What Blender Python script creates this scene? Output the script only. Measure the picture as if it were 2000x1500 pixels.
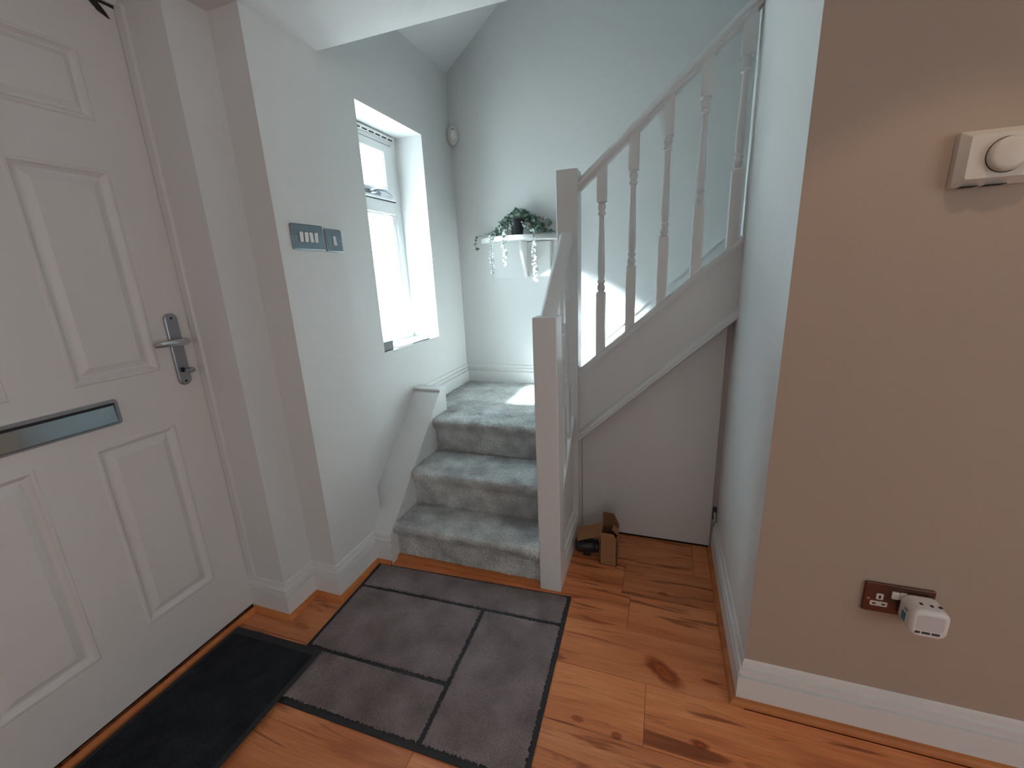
import bpy, bmesh, math, random
import numpy as np
from mathutils import Vector, Matrix
random.seed(7); rng = np.random.default_rng(7)
S = bpy.context.scene; C = S.collection
for o in list(bpy.data.objects): bpy.data.objects.remove(o)

# ------------------------------------------------------------ camera, world, sun, exposure
CAM_H, F, PITCH, YAW, ROLL = 1.40923, 828.645, -0.257948, 0.342719, 0.0451454
fw = Vector((-math.sin(YAW)*math.cos(PITCH), math.cos(YAW)*math.cos(PITCH), math.sin(PITCH)))
rt = Vector((math.cos(YAW), math.sin(YAW), 0)); dn = fw.cross(rt)
c_, s_ = math.cos(ROLL), math.sin(ROLL)
r2 = rt*c_ + dn*s_; d2 = -rt*s_ + dn*c_
cd = bpy.data.cameras.new('camera'); cam = bpy.data.objects.new('camera', cd); C.objects.link(cam)
m = Matrix.Identity(4)
for i in range(3):
    m[i][0] = r2[i]; m[i][1] = -d2[i]; m[i][2] = -fw[i]
m[2][3] = CAM_H
cam.matrix_world = m
cd.sensor_width = 36; cd.lens = F/2000*36; cd.clip_start = .02; cd.clip_end = 200
S.camera = cam
S.view_settings.view_transform = 'Standard'; S.view_settings.look = 'None'
S.view_settings.gamma = 1; S.view_settings.use_curve_mapping = False
S.view_settings.exposure = 0.12
w = bpy.data.worlds.new('sky'); S.world = w; w.use_nodes = True
bg = w.node_tree.nodes['Background']
bg.inputs[0].default_value = (.58, .84, 1.0, 1); bg.inputs[1].default_value = 8.0

def light(name, kind, loc, energy, col, direction=None, **kw):
    d = bpy.data.lights.new(name, kind); d.energy = energy; d.color = col
    for k, v in kw.items(): setattr(d, k, v)
    o = bpy.data.objects.new(name, d); C.objects.link(o); o.location = loc
    if direction is not None:
        o.rotation_euler = Vector(direction).to_track_quat('-Z', 'Y').to_euler()
    return o
light('sun', 'SUN', (-6, -1, 5), 120, (.90, .96, 1), (1, .55, -.72), angle=math.radians(9))
po = light('window_daylight', 'AREA', (-1.76, 2.23, 1.62), 1, (1, 1, 1), (1, 0, 0), shape='RECTANGLE', size=1.25, size_y=.66)
po.data.cycles.is_portal = True
# two added fill lamps out of view, and the room's ceiling downlight near the right-hand wall
light('side_fill', 'AREA', (2.9, -.9, 1.45), 20, (.93, .98, 1), (-1, 0, -.05), shape='RECTANGLE', size=1.6, size_y=1.3)  # added fill to brighten the door and switch wall; no window there
light('rear_fill', 'AREA', (.6, -2.85, 1.45), 9, (1, .97, .94), (0, 1, -.05), shape='RECTANGLE', size=2.0, size_y=1.3)  # added soft fill from behind the camera, without a window
light('ceiling_downlight', 'SPOT', (.62, .80, 2.27), 5, (1, .72, .47), (0, .0, -1), spot_size=math.radians(88), spot_blend=.25, shadow_soft_size=.03)

# ------------------------------------------------------------ helpers
def setp(o, label=None, cat=None, group=None, kind=None):
    for k, v in (('label', label), ('category', cat), ('group', group), ('kind', kind)):
        if v: o[k] = v
    return o
def link(o, parent=None):
    C.objects.link(o)
    if parent is not None:
        o.parent = parent
    return o
def mesh_obj(name, verts, faces, mat, parent=None, smooth=False, bevel=0, seg=2, angle=35):
    me = bpy.data.meshes.new(name); me.from_pydata([tuple(v) for v in verts], [], faces); me.update()
    return fin(name, me, mat, parent, smooth, bevel, seg, angle)
def fin(name, me, mat, parent=None, smooth=False, bevel=0, seg=2, angle=35):
    if mat: me.materials.append(mat)
    if parent is not None:
        pl = parent_world(parent)
        me.transform(Matrix.Translation(-pl))
    o = bpy.data.objects.new(name, me); link(o, parent)
    if bevel:
        b = o.modifiers.new('bevel', 'BEVEL'); b.width = bevel; b.segments = seg; b.limit_method = 'ANGLE'; b.angle_limit = math.radians(40); b.harden_normals = False
    if smooth or bevel:
        me.shade_smooth()
        try: me.set_sharp_from_angle(angle=math.radians(angle))
        except Exception: pass
    return o
def parent_world(p):
    v = Vector((0, 0, 0))
    while p is not None:
        v = v + Vector(p.location); p = p.parent
    return v
def empty(name, loc=(0, 0, 0), **kw):
    o = bpy.data.objects.new(name, None); o.location = loc; o.empty_display_size = .05; C.objects.link(o)
    return setp(o, **kw)
class G:
    def __init__(s): s.v = []; s.f = []
    def box(s, x0, x1, y0, y1, z0, z1):
        n = len(s.v)
        s.v += [(x, y, z) for z in (z0, z1) for y in (y0, y1) for x in (x0, x1)]
        s.f += [tuple(n+i for i in q) for q in ((0, 2, 3, 1), (4, 5, 7, 6), (0, 1, 5, 4), (2, 6, 7, 3), (0, 4, 6, 2), (1, 3, 7, 5))]
        return s
    def add(s, v, f):
        n = len(s.v); s.v += [tuple(p) for p in v]; s.f += [tuple(n+i for i in q) for q in f]; return s
    def prism(s, poly, a, b, axis='x'):
        """poly in the two other axes (in xyz order), extruded from a to b along axis"""
        k = len(poly); P = []
        for c in (a, b):
            for p, q in poly:
                P.append({'x': (c, p, q), 'y': (p, c, q), 'z': (p, q, c)}[axis])
        F = [tuple(range(k)), tuple(range(2*k-1, k-1, -1))] + [(i, i+k, (i+1) % k+k, (i+1) % k) for i in range(k)]
        return s.add(P, F)
    def lathe(s, prof, seg=20, M=None, cap=True):
        """prof: (r, z) list along local z"""
        V = []; Fc = []
        for r, z in prof:
            for i in range(seg):
                a = 2*math.pi*i/seg; V.append(Vector((r*math.cos(a), r*math.sin(a), z)))
        for j in range(len(prof)-1):
            for i in range(seg):
                a, b = j*seg+i, j*seg+(i+1) % seg
                Fc.append((a, b, b+seg, a+seg))
        if cap:
            Fc.append(tuple(range(seg-1, -1, -1))); L = (len(prof)-1)*seg; Fc.append(tuple(range(L, L+seg)))
        if M is not None: V = [M @ v for v in V]
        return s.add(V, Fc)
    def tube(s, pts, r, seg=8):
        pts = [Vector(p) for p in pts]; n0 = len(s.v); V = []; Fc = []
        up = Vector((0, 0, 1))
        for j, p in enumerate(pts):
            t = (pts[min(j+1, len(pts)-1)]-pts[max(j-1, 0)]).normalized()
            u = t.cross(up)
            if u.length < .05: u = t.cross(Vector((1, 0, 0)))
            u.normalize(); v = t.cross(u); rr = r[j] if isinstance(r, (list, tuple)) else r
            for i in range(seg):
                a = 2*math.pi*i/seg; V.append(p+u*math.cos(a)*rr+v*math.sin(a)*rr)
        for j in range(len(pts)-1):
            for i in range(seg):
                a, b = j*seg+i, j*seg+(i+1) % seg
                Fc.append((a, b, b+seg, a+seg))
        Fc.append(tuple(range(seg-1, -1, -1))); L = (len(pts)-1)*seg; Fc.append(tuple(range(L, L+seg)))
        return s.add(V, Fc)
    def obj(s, name, mat, parent=None, **kw):
        me = bpy.data.meshes.new(name); me.from_pydata(s.v, [], s.f); me.update()
        bm = bmesh.new(); bm.from_mesh(me); bmesh.ops.recalc_face_normals(bm, faces=bm.faces); bm.to_mesh(me); bm.free()
        return fin(name, me, mat, parent, **kw)
def rrect(y0, y1, z0, z1, r, n=5):
    P = []
    for cy, cz, a0 in ((y1-r, z1-r, 0), (y0+r, z1-r, 90), (y0+r, z0+r, 180), (y1-r, z0+r, 270)):
        for i in range(n+1):
            a = math.radians(a0+90*i/n); P.append((cy+r*math.cos(a), cz+r*math.sin(a)))
    return P
def sweep(name, path, prof, mat, parent=None, **kw):
    """profile (offset to the right of the path, z), path in xy, mitred"""
    n = len(path); V = []
    P = [Vector(p) for p in path]
    for i in range(n):
        d0 = (P[i]-P[i-1]).normalized() if i else None
        d1 = (P[i+1]-P[i]).normalized() if i < n-1 else None
        d0 = d0 or d1; d1 = d1 or d0
        n0 = Vector((d0.y, -d0.x)); n1 = Vector((d1.y, -d1.x)); b = (n0+n1)
        b = b/(b.dot(n0)) if b.length > 1e-6 else n0
        for d, z in prof: V.append((P[i].x+b.x*d, P[i].y+b.y*d, z))
    k = len(prof); Fc = [tuple(range(k)), tuple(range(n*k-1, (n-1)*k-1, -1))]
    for i in range(n-1):
        for j in range(k):
            a, b = i*k+j, i*k+(j+1) % k
            Fc.append((a, b, b+k, a+k))
    g = G(); g.v = V; g.f = Fc
    return g.obj(name, mat, parent, **kw)

# ------------------------------------------------------------ materials
def lin(c): return tuple(((x/255+.055)/1.055)**2.4 if x > 10 else x/255/12.92 for x in c)+(1,)
def mat(name, col, rough=.5, metal=0, bump=0, bscale=80, stretch=(1, 1, 1), var=0, vscale=6, spec=.5, coat=0, bdist=.002):
    M = bpy.data.materials.new(name); M.use_nodes = True; N = M.node_tree.nodes; L = M.node_tree.links
    B = N['Principled BSDF']; B.inputs['Base Color'].default_value = col; B.inputs['Roughness'].default_value = rough
    B.inputs['Metallic'].default_value = metal; B.inputs['Specular IOR Level'].default_value = spec; B.inputs['Coat Weight'].default_value = coat
    if bump or var:
        tc = N.new('ShaderNodeTexCoord'); mp = N.new('ShaderNodeMapping'); mp.inputs['Scale'].default_value = stretch
        L.new(tc.outputs['Object'], mp.inputs[0])
    if bump:
        t = N.new('ShaderNodeTexNoise'); t.inputs['Scale'].default_value = bscale; t.inputs['Detail'].default_value = 4
        b = N.new('ShaderNodeBump'); b.inputs['Strength'].default_value = bump; b.inputs['Distance'].default_value = bdist
        L.new(mp.outputs[0], t.inputs['Vector']); L.new(t.outputs['Fac'], b.inputs['Height']); L.new(b.outputs[0], B.inputs['Normal'])
    if var:
        t = N.new('ShaderNodeTexNoise'); t.inputs['Scale'].default_value = vscale; t.inputs['Detail'].default_value = 5
        r = N.new('ShaderNodeMixRGB'); r.inputs[1].default_value = tuple(c*(1-var) for c in col[:3])+(1,); r.inputs[2].default_value = tuple(min(1, c*(1+var)) for c in col[:3])+(1,)
        L.new(mp.outputs[0], t.inputs['Vector']); L.new(t.outputs['Fac'], r.inputs[0]); L.new(r.outputs[0], B.inputs['Base Color'])
    return M
M_wall = mat('wall_paint', (.72, .72, .71, 1), .75, bump=.12, bscale=180, var=.015, vscale=2)
M_wallR = mat('cream_wall_paint', (.43, .34, .272, 1), .75, bump=.12, bscale=180, var=.02, vscale=3)
M_ceil = mat('ceiling_paint', (.76, .76, .76, 1), .8, bump=.08, bscale=120)
M_gloss = mat('white_gloss_paint', (.72, .72, .71, 1), .28, bump=.06, bscale=25, var=.015, vscale=3)
M_skirt = mat('skirting_paint', (.75, .75, .74, 1), .4, bump=.05, bscale=30)
M_upvc = mat('white_plastic_frame', (.82, .84, .84, 1), .3)
M_door = mat('door_skin', (.72, .70, .68, 1), .45, bump=.35, bscale=60, stretch=(1, 1, .06), var=.02, vscale=4, bdist=.0012)
M_dark = mat('dark_gap', (.02, .02, .02, 1), .8)
M_chrome = mat('brushed_steel', lin((165, 170, 178)), .35, 1, bump=.05, bscale=300, stretch=(1, 1, .05))
M_mirror = mat('polished_chrome', (.62, .63, .65, 1), .12, 1)
M_flap = mat('tinted_letter_flap', lin((190, 205, 212)), .10, 1)
M_plate = mat('brushed_switch_plate', lin((125, 138, 146)), .38, .85, bump=.04, bscale=300)
M_brown = mat('bronzed_socket_plate', lin((112, 84, 76)), .3, .8, var=.2, vscale=20)
M_wplas = mat('white_plastic', (.75, .74, .72, 1), .35)
M_cplas = mat('cream_plastic', (.66, .61, .54, 1), .4)
M_ivory = mat('ivory_plastic', (.62, .60, .54, 1), .4)
M_blk = mat('black_plastic', (.012, .014, .018, 1), .4)
M_slate = mat('slate_plastic', (.05, .06, .07, 1), .45)
M_blue = mat('blue_sticker', lin((60, 130, 165)), .4)
M_cardboard = mat('brown_cardboard', lin((160, 118, 82)), .8, bump=.1, bscale=90, stretch=(1, 1, 8), var=.06, vscale=8)
M_cardshade = mat('shaded_inner_cardboard', lin((120, 84, 58)), .85, var=.05)  # carton inside: shade put into the colour as a darker cardboard
M_pot = mat('black_pot', (.012, .014, .02, 1), .5)
M_brass = mat('dull_steel', (.5, .45, .4, 1), .3, 1)
M_paper = mat('paper', (.75, .74, .73, 1), .6)

def carpet_mat():
    M = bpy.data.materials.new('grey_carpet'); M.use_nodes = True; N = M.node_tree.nodes; L = M.node_tree.links
    B = N['Principled BSDF']; B.inputs['Roughness'].default_value = .95; B.inputs['Specular IOR Level'].default_value = .1
    B.inputs['Sheen Weight'].default_value = .3
    tc = N.new('ShaderNodeTexCoord')
    a = N.new('ShaderNodeTexNoise'); a.inputs['Scale'].default_value = 9; a.inputs['Detail'].default_value = 6
    b = N.new('ShaderNodeTexNoise'); b.inputs['Scale'].default_value = 260; b.inputs['Detail'].default_value = 3
    for t in (a, b): L.new(tc.outputs['Object'], t.inputs['Vector'])
    r1 = N.new('ShaderNodeValToRGB'); r1.color_ramp.elements[0].position = .35; r1.color_ramp.elements[1].position = .66
    r1.color_ramp.elements[0].color = lin((186, 186, 184)); r1.color_ramp.elements[1].color = lin((238, 240, 236))
    r2_ = N.new('ShaderNodeValToRGB'); r2_.color_ramp.elements[0].position = .38; r2_.color_ramp.elements[1].position = .6
    r2_.color_ramp.elements[0].color = (.35, .36, .37, 1); r2_.color_ramp.elements[1].color = (1, 1, 1, 1)
    mx = N.new('ShaderNodeMixRGB'); mx.blend_type = 'MULTIPLY'; mx.inputs[0].default_value = .62
    L.new(a.outputs['Fac'], r1.inputs[0]); L.new(b.outputs['Fac'], r2_.inputs[0]); L.new(r1.outputs[0], mx.inputs[1]); L.new(r2_.outputs[0], mx.inputs[2])
    L.new(mx.outputs[0], B.inputs['Base Color'])
    bp = N.new('ShaderNodeBump'); bp.inputs['Strength'].default_value = .8; bp.inputs['Distance'].default_value = .004
    L.new(b.outputs['Fac'], bp.inputs['Height']); L.new(bp.outputs[0], B.inputs['Normal'])
    return M
M_carpet = carpet_mat()
def mat_pile(name, c0, c1, scale=420, big=7):
    M = bpy.data.materials.new(name); M.use_nodes = True; N = M.node_tree.nodes; L = M.node_tree.links
    B = N['Principled BSDF']; B.inputs['Roughness'].default_value = .95; B.inputs['Specular IOR Level'].default_value = .1
    tc = N.new('ShaderNodeTexCoord')
    a = N.new('ShaderNodeTexNoise'); a.inputs['Scale'].default_value = big; a.inputs['Detail'].default_value = 5
    b = N.new('ShaderNodeTexNoise'); b.inputs['Scale'].default_value = scale; b.inputs['Detail'].default_value = 2
    for t in (a, b): L.new(tc.outputs['Object'], t.inputs['Vector'])
    r1 = N.new('ShaderNodeValToRGB'); r1.color_ramp.elements[0].position = .3; r1.color_ramp.elements[1].position = .7
    r1.color_ramp.elements[0].color = c0; r1.color_ramp.elements[1].color = c1
    mx = N.new('ShaderNodeMixRGB'); mx.blend_type = 'MULTIPLY'; mx.inputs[0].default_value = .7
    r = N.new('ShaderNodeValToRGB'); r.color_ramp.elements[0].position = .35; r.color_ramp.elements[1].position = .65
    r.color_ramp.elements[0].color = (.4, .4, .4, 1); r.color_ramp.elements[1].color = (1.0, 1.0, 1.0, 1)
    L.new(a.outputs['Fac'], r1.inputs[0]); L.new(b.outputs['Fac'], r.inputs[0]); L.new(r1.outputs[0], mx.inputs[1]); L.new(r.outputs[0], mx.inputs[2])
    L.new(mx.outputs[0], B.inputs['Base Color'])
    bp = N.new('ShaderNodeBump'); bp.inputs['Strength'].default_value = .7; bp.inputs['Distance'].default_value = .003
    L.new(b.outputs['Fac'], bp.inputs['Height']); L.new(bp.outputs[0], B.inputs['Normal'])
    return M
M_mat = mat_pile('grey_mat_tufts', lin((130, 117, 116)), lin((168, 154, 155)))
M_matrub = mat('black_rubber', (.018, .018, .022, 1), .7, bump=.3, bscale=200)
M_bmat = mat_pile('black_doormat', (.020, .024, .029, 1), (.036, .042, .050, 1), 300, 12)

KNOTS = [(.06, 1.30, .082, .036, 1.0), (.062, 1.694, .028, .013, .8), (-.201, 1.046, .02, .010, .8), (-.076, 1.029, .018, .013, .9),
         (.169, 1.077, .03, .015, 1.0), (.219, 1.305, .032, .008, .9), (-1.381, 1.087, .05, .014, .6), (-.245, 1.708, .07, .010, .5), (.30, 1.03, .03, .014, .8), (.18,1.655,.04,.006,.7)]
def wood_mat(name, trim=False):
    M = bpy.data.materials.new(name); M.use_nodes = True; N = M.node_tree.nodes; L = M.node_tree.links
    B = N['Principled BSDF']; B.inputs['Roughness'].default_value = .38 if not trim else .5
    ge = N.new('ShaderNodeNewGeometry'); oi = N.new('ShaderNodeObjectInfo')
    off = N.new('ShaderNodeVectorMath'); off.operation = 'SCALE'; off.inputs[0].default_value = (13.7, 7.3, 3.1)
    L.new(oi.outputs['Random'], off.inputs['Scale'])
    ad = N.new('ShaderNodeVectorMath'); L.new(ge.outputs['Position'], ad.inputs[0]); L.new(off.outputs[0], ad.inputs[1])
    def noise(scale, st, detail=4, dist=0, src=ad):
        mp = N.new('ShaderNodeMapping'); mp.inputs['Scale'].default_value = st; L.new(src.outputs[0], mp.inputs[0])
        t = N.new('ShaderNodeTexNoise'); t.inputs['Scale'].default_value = scale; t.inputs['Detail'].default_value = detail; t.inputs['Distortion'].default_value = dist
        L.new(mp.outputs[0], t.inputs['Vector']); return t
    def ramp(src, stops):
        r = N.new('ShaderNodeValToRGB'); e = r.color_ramp.elements
        e[0].position, e[0].color = stops[0]; e[1].position, e[1].color = stops[-1]
        for p, c in stops[1:-1]:
            q = e.new(p); q.color = c
        L.new(src, r.inputs[0]); return r
    base = noise(3.2, (.55, 4.2, 1), 5, .6)
    if trim:
        col = ramp(base.outputs['Fac'], [(.3, lin((176, 104, 60))), (.7, lin((206, 134, 84)))])
        fine = noise(40, (.5, .5, .5), 3, 0); k = .25
    else:
        col = ramp(base.outputs['Fac'], [(.25, lin((186, 112, 76))), (.48, lin((222, 142, 97))), (.72, lin((236, 162, 115)))])
        fine = noise(30, (.25, 7, 1), 4, .2); k = .45
    fr = ramp(fine.outputs['Fac'], [(.3, (.62, .56, .52, 1)), (.6, (1, 1, 1, 1))])
    m1 = N.new('ShaderNodeMixRGB'); m1.blend_type = 'MULTIPLY'; m1.inputs[0].default_value = k
    L.new(col.outputs[0], m1.inputs[1]); L.new(fr.outputs[0], m1.inputs[2]); last = m1
    if not trim:
        st = noise(2.3, (.9, 9, 1), 6, 1.3)
        sr = ramp(st.outputs['Fac'], [(.56, (1, 1, 1, 1)), (.64, (.50, .40, .36, 1)), (.70, (.34, .25, .22, 1))])
        m2 = N.new('ShaderNodeMixRGB'); m2.blend_type = 'MULTIPLY'; m2.inputs[0].default_value = .88
        L.new(last.outputs[0], m2.inputs[1]); L.new(sr.outputs[0], m2.inputs[2]); last = m2
        # knots: grain-coloured eyes at places of their own on the boards
        wob = noise(14, (1, 1, 1), 3, 0, ge)
        for kx, ky, a, b, s in KNOTS:
            sub = N.new('ShaderNodeVectorMath'); sub.operation = 'SUBTRACT'; L.new(ge.outputs['Position'], sub.inputs[0]); sub.inputs[1].default_value = (kx, ky, 0)
            mp = N.new('ShaderNodeMapping'); mp.vector_type = 'TEXTURE'; mp.inputs['Rotation'].default_value = (0, 0, -.10 if a < .08 else -.62); mp.inputs['Scale'].default_value = (a, b, 1); L.new(sub.outputs[0], mp.inputs[0])
            ln = N.new('ShaderNodeVectorMath'); ln.operation = 'LENGTH'; L.new(mp.outputs[0], ln.inputs[0])
            sc = N.new('ShaderNodeMath'); sc.operation = 'MULTIPLY_ADD'; L.new(wob.outputs['Fac'], sc.inputs[0]); sc.inputs[1].default_value = 1.0; L.new(ln.outputs['Value'], sc.inputs[2])
            hf = N.new('ShaderNodeMath'); hf.operation = 'MULTIPLY'; hf.inputs[1].default_value = .5; L.new(sc.outputs[0], hf.inputs[0])
            kr = ramp(hf.outputs[0], [(.28, (.42, .25, .18, 1)), (.40, (.72, .46, .34, 1)), (.52, (.36, .24, .19, 1)), (.64, (.62, .46, .38, 1)), (.80, (1, 1, 1, 1))])
            mk = N.new('ShaderNodeMixRGB'); mk.blend_type = 'MULTIPLY'; mk.inputs[0].default_value = s
            L.new(last.outputs[0], mk.inputs[1]); L.new(kr.outputs[0], mk.inputs[2]); last = mk
    hs = N.new('ShaderNodeHueSaturation'); hs.inputs['Saturation'].default_value = 1.05; L.new(last.outputs[0], hs.inputs['Color'])
    mr = N.new('ShaderNodeMapRange'); mr.inputs['To Min'].default_value = .86; mr.inputs['To Max'].default_value = 1.08
    L.new(oi.outputs['Random'], mr.inputs[0]); L.new(mr.outputs[0], hs.inputs['Value'])
    L.new(hs.outputs[0], B.inputs['Base Color'])
    bp = N.new('ShaderNodeBump'); bp.inputs['Strength'].default_value = .15; bp.inputs['Distance'].default_value = .001
    L.new(fine.outputs['Fac'], bp.inputs['Height']); L.new(bp.outputs[0], B.inputs['Normal'])
    return M
M_wood = wood_mat('laminate_wood'); M_trim = wood_mat('pine_beading', True)

# ------------------------------------------------------------ key planes (metres)
XD, YA, XC1, YB, XS, YC, XW = -1.676, 1.123, -1.479, 1.278, -1.341, 1.628, -1.414
YC2, XB, YK, ZC = 1.552, -1.235, 2.941, 2.295
XR, YE, YSW = .306, 1.274, 2.126
NX0, NX1 = -.470, -.373
R = .2

# ------------------------------------------------------------ structure
def struct(o, label=None): return setp(o, kind='structure', label=label)
floor = G().box(-1.9, 3.0, -3.0, 3.1, -.12, -.009).obj('floor', M_dark)
struct(floor, 'reddish-brown wood laminate floor of knotty boards')
rows = [-1.83, -1.61, -1.39, -1.17, -.95, -.73, -.51, -.29, -.07, .15, .37, .59, .805, 1.02, 1.235, 1.45, 1.65, 1.85, 2.10]
joints = {1.235: -.45, 1.02: .005, 1.45: -.075, 1.65: -.113, .59: -.66, .805: .45, 1.85: .2}
for i in range(len(rows)-1):
    y0, y1 = rows[i], rows[i+1]
    j = joints.get(y0, random.uniform(-.6, .6)); xs = [j+1.28*k for k in range(-4, 4)]
    for a, b in zip(xs[:-1], xs[1:]):
        a, b = max(a, -1.70), min(b, 3.0)
        if y0 > 1.2: b = min(b, .31)
        if b-a < .03: continue
        o = G().box(a+.0004, b-.0004, y0+.0006, y1-.0006, -.0088, 0).obj('plank', M_wood, floor, bevel=.0009, seg=1)
# left-hand wall with its pillar steps, and the wall round the window
g = G()
g.box(-1.95, -1.722, -3, .205, 0, ZC+.3); g.box(-1.722, XD, -3, .2135, 0, ZC+.3)      # wall before the door
g.box(-1.95, XC1, YA, YB, 0, ZC+.1)
g.box(-1.95, XS, YB, YC, 0, ZC+.1)
WY0, WY1, WZ0, WZ1 = 1.925, 2.535, 1.013, 2.233
g.box(-1.78, XW, YC, WY0, 0, 4.6); g.box(-1.78, XW, WY1, 3.1, 0, 4.6)
g.box(-1.78, XW, WY0, WY1, 0, WZ0-.006); g.box(-1.78, XW, WY0, WY1, WZ1, 4.6)
g.box(-1.95, XD-.046, .205, YA, 2.268, ZC+.3); g.box(-1.722, XD+.004, .205, YA, 2.276, ZC)
g.box(-1.95, -1.73, .205, YA, -.1, 0)
struct(g.obj('wall_left', M_wall), 'white painted wall with the window and stepped pillar beside the front door')
struct(G().box(-1.9, 5.2, YK, 3.1, 0, 4.6).obj('wall_back', M_wall), 'white wall behind the stair landing')
# right-hand block: window side white, room side cream
g = G().box(XR, 5.1, YE, YSW, -.1, 4.6); ob = g.obj('wall_right', M_wall)
ob.data.materials.append(M_wallR)
for p in ob.data.polygons:
    if p.normal.y < -.5: p.material_index = 1
struct(ob, 'wall block right of the stairs, cream on the room side')
struct(G().box(-1.9, 3.1, -3.1, -3.0, 0, ZC+.1).obj('wall_front', M_wall))
struct(G().box(3.0, 3.1, -3.0, YE, 0, ZC+.1).obj('wall_side', M_wall))
struct(G().box(-1.6, XR, 1.50, YC, ZC+.25, 4.6).obj('wall_upper', M_wall))
struct(G().box(5.1, 5.2, YC-.1, YK, -.1, 4.6).obj('wall_upper', M_wall))
struct(G().box(-1.95, 3.1, -3.1, YC, ZC, ZC+.26).obj('ceiling', M_ceil), 'flat white hallway ceiling ending over the stairs')
sl = .78
za = lambda x: 2.70+sl*(x+1.414)
struct(G().prism([(-1.78, za(-1.78)), (.5, za(.5)), (5.2, za(.5)), (5.2, za(.5)+.2), (.4, za(.5)+.2), (-1.9, za(-1.78)+.2)], YC-.12, 3.05, 'y').obj('ceiling', M_ceil), 'sloping white ceiling above the stairs')

BB = [(0, 0), (.018, 0), (.018, .100), (.0085, .102), (.0085, .110), (.0155, .115), (.0155, .131), (.0070, .134), (.0070, .143), (.0075, .150), (.005, .160), (0, .163)]
def scale_prof(p, k, z0=0): return [(d, z0+z*k) for d, z in p]
struct(sweep('baseboard_left', [(XD, YA), (XC1, YA), (XC1, YB), (XS, YB), (XS, YC2), (XB+.0, YC2)], BB, M_skirt, smooth=True), 'white moulded skirting stepping round the pillar beside the door')
struct(sweep('baseboard_right', [(XR, 2.085), (XR, YE), (3.0, YE)], BB, M_skirt, smooth=True), 'white moulded skirting round the right-hand wall')
struct(sweep('baseboard_back', [(XW, 2.245), (XW, YK), (-.45, YK)], scale_prof(BB, .137/.163, .6), M_skirt, smooth=True), 'white skirting round the carpeted landing')
TR = [(.018, 0), (.037, 0), (.036, .006), (.031, .013), (.025, .018), (.018, .020)]
struct(sweep('trim_1', [(XD, .2), (XD, YA), (XC1, YA), (XC1, YB), (XS, YB), (XS, YC2), (XB, YC2)], TR, M_trim, smooth=True), 'orange pine beading along the foot of the left skirting')
struct(sweep('trim_2', [(XR, 2.085), (XR, YE), (3.0, YE)], TR, M_trim, smooth=True), 'orange pine beading along the foot of the right skirting')
struct(G().prism([(1.575, 0), (1.603, 0), (1.603, .02), (1.59, .018), (1.577, .008)], XB, NX0, 'x').obj('trim_3', M_trim, smooth=True), 'pine strip along the foot of the bottom carpeted step')

# ------------------------------------------------------------ front door
d1 = empty('door_1', (XD, .67, 0), kind='structure', label='white moulded six-panel front door on the left')
DY0, DY1, DZ0, DZ1 = .215, YA-.002, .022, 2.266
cols = [(.352, .598), (.735, .982)]; prow = [(.25, .925), (1.125, 1.775), (1.912, 2.112)]
g = G(); X0, X1 = XD-.044, XD
ys = [DY0, .352, .598, .735, .982, DY1]; zs = [DZ0, .25, .925, 1.125, 1.775, 1.912, 2.112, DZ1]
for a, b in ((ys[0], ys[1]), (ys[2], ys[3]), (ys[4], ys[5])): g.box(X0, X1, a, b, DZ0, DZ1)
for a, b in cols:
    for c, d in ((zs[0], zs[1]), (zs[2], zs[3]), (zs[4], zs[5]), (zs[6], zs[7])): g.box(X0, X1, a, b, c, d)
g.obj('door_leaf', M_door, d1)
for a, b in cols:
    for c, d in prow:
        V = []; Fc = []
        loops = [(0, 0), (.004, .0035), (.011, .0035), (.016, -.002), (.024, -.009), (.030, -.009), (.052, .001), (.056, .001)]
        if d-c < .3: loops = [(0, 0), (.004, .0035), (.010, .0035), (.014, -.002), (.020, -.008), (.024, -.008), (.040, .001), (.044, .001)]
        for ins, dep in loops:
            V += [(XD+dep, a+ins, c+ins), (XD+dep, b-ins, c+ins), (XD+dep, b-ins, d-ins), (XD+dep, a+ins, d-ins)]
        for i in range(len(loops)-1):
            for k in range(4): Fc.append((i*4+k, i*4+(k+1) % 4, i*4+4+(k+1) % 4, i*4+4+k))
        n = (len(loops)-1)*4; Fc.append((n, n+1, n+2, n+3))
        V += [(X0+.004, a, c), (X0+.004, b, c), (X0+.004, b, d), (X0+.004, a, d)]
        q = len(V)-4; Fc.append((q+3, q+2, q+1, q))
        for k in range(4): Fc.append((k, q+k, q+(k+1) % 4, (k+1) % 4))
        G().add(V, Fc).obj('door_panel', M_door, d1)
g = G().box(X0, XD+.0, YA-.0015, YA+.001, 0, 2.27); g.box(X0, XD-.002, .2, YA, 2.2665, 2.2755)
g.box(X0, XD-.02, .2, YA, .0, .022)
setp(g.obj('draught_seal', M_dark, d1), label='thin black line of seal round the door')
G().box(XD+.001, XD+.036, YA-.010, YA+.004, .163, 2.276).obj('door_frame', M_gloss, d1, bevel=.003)
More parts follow.
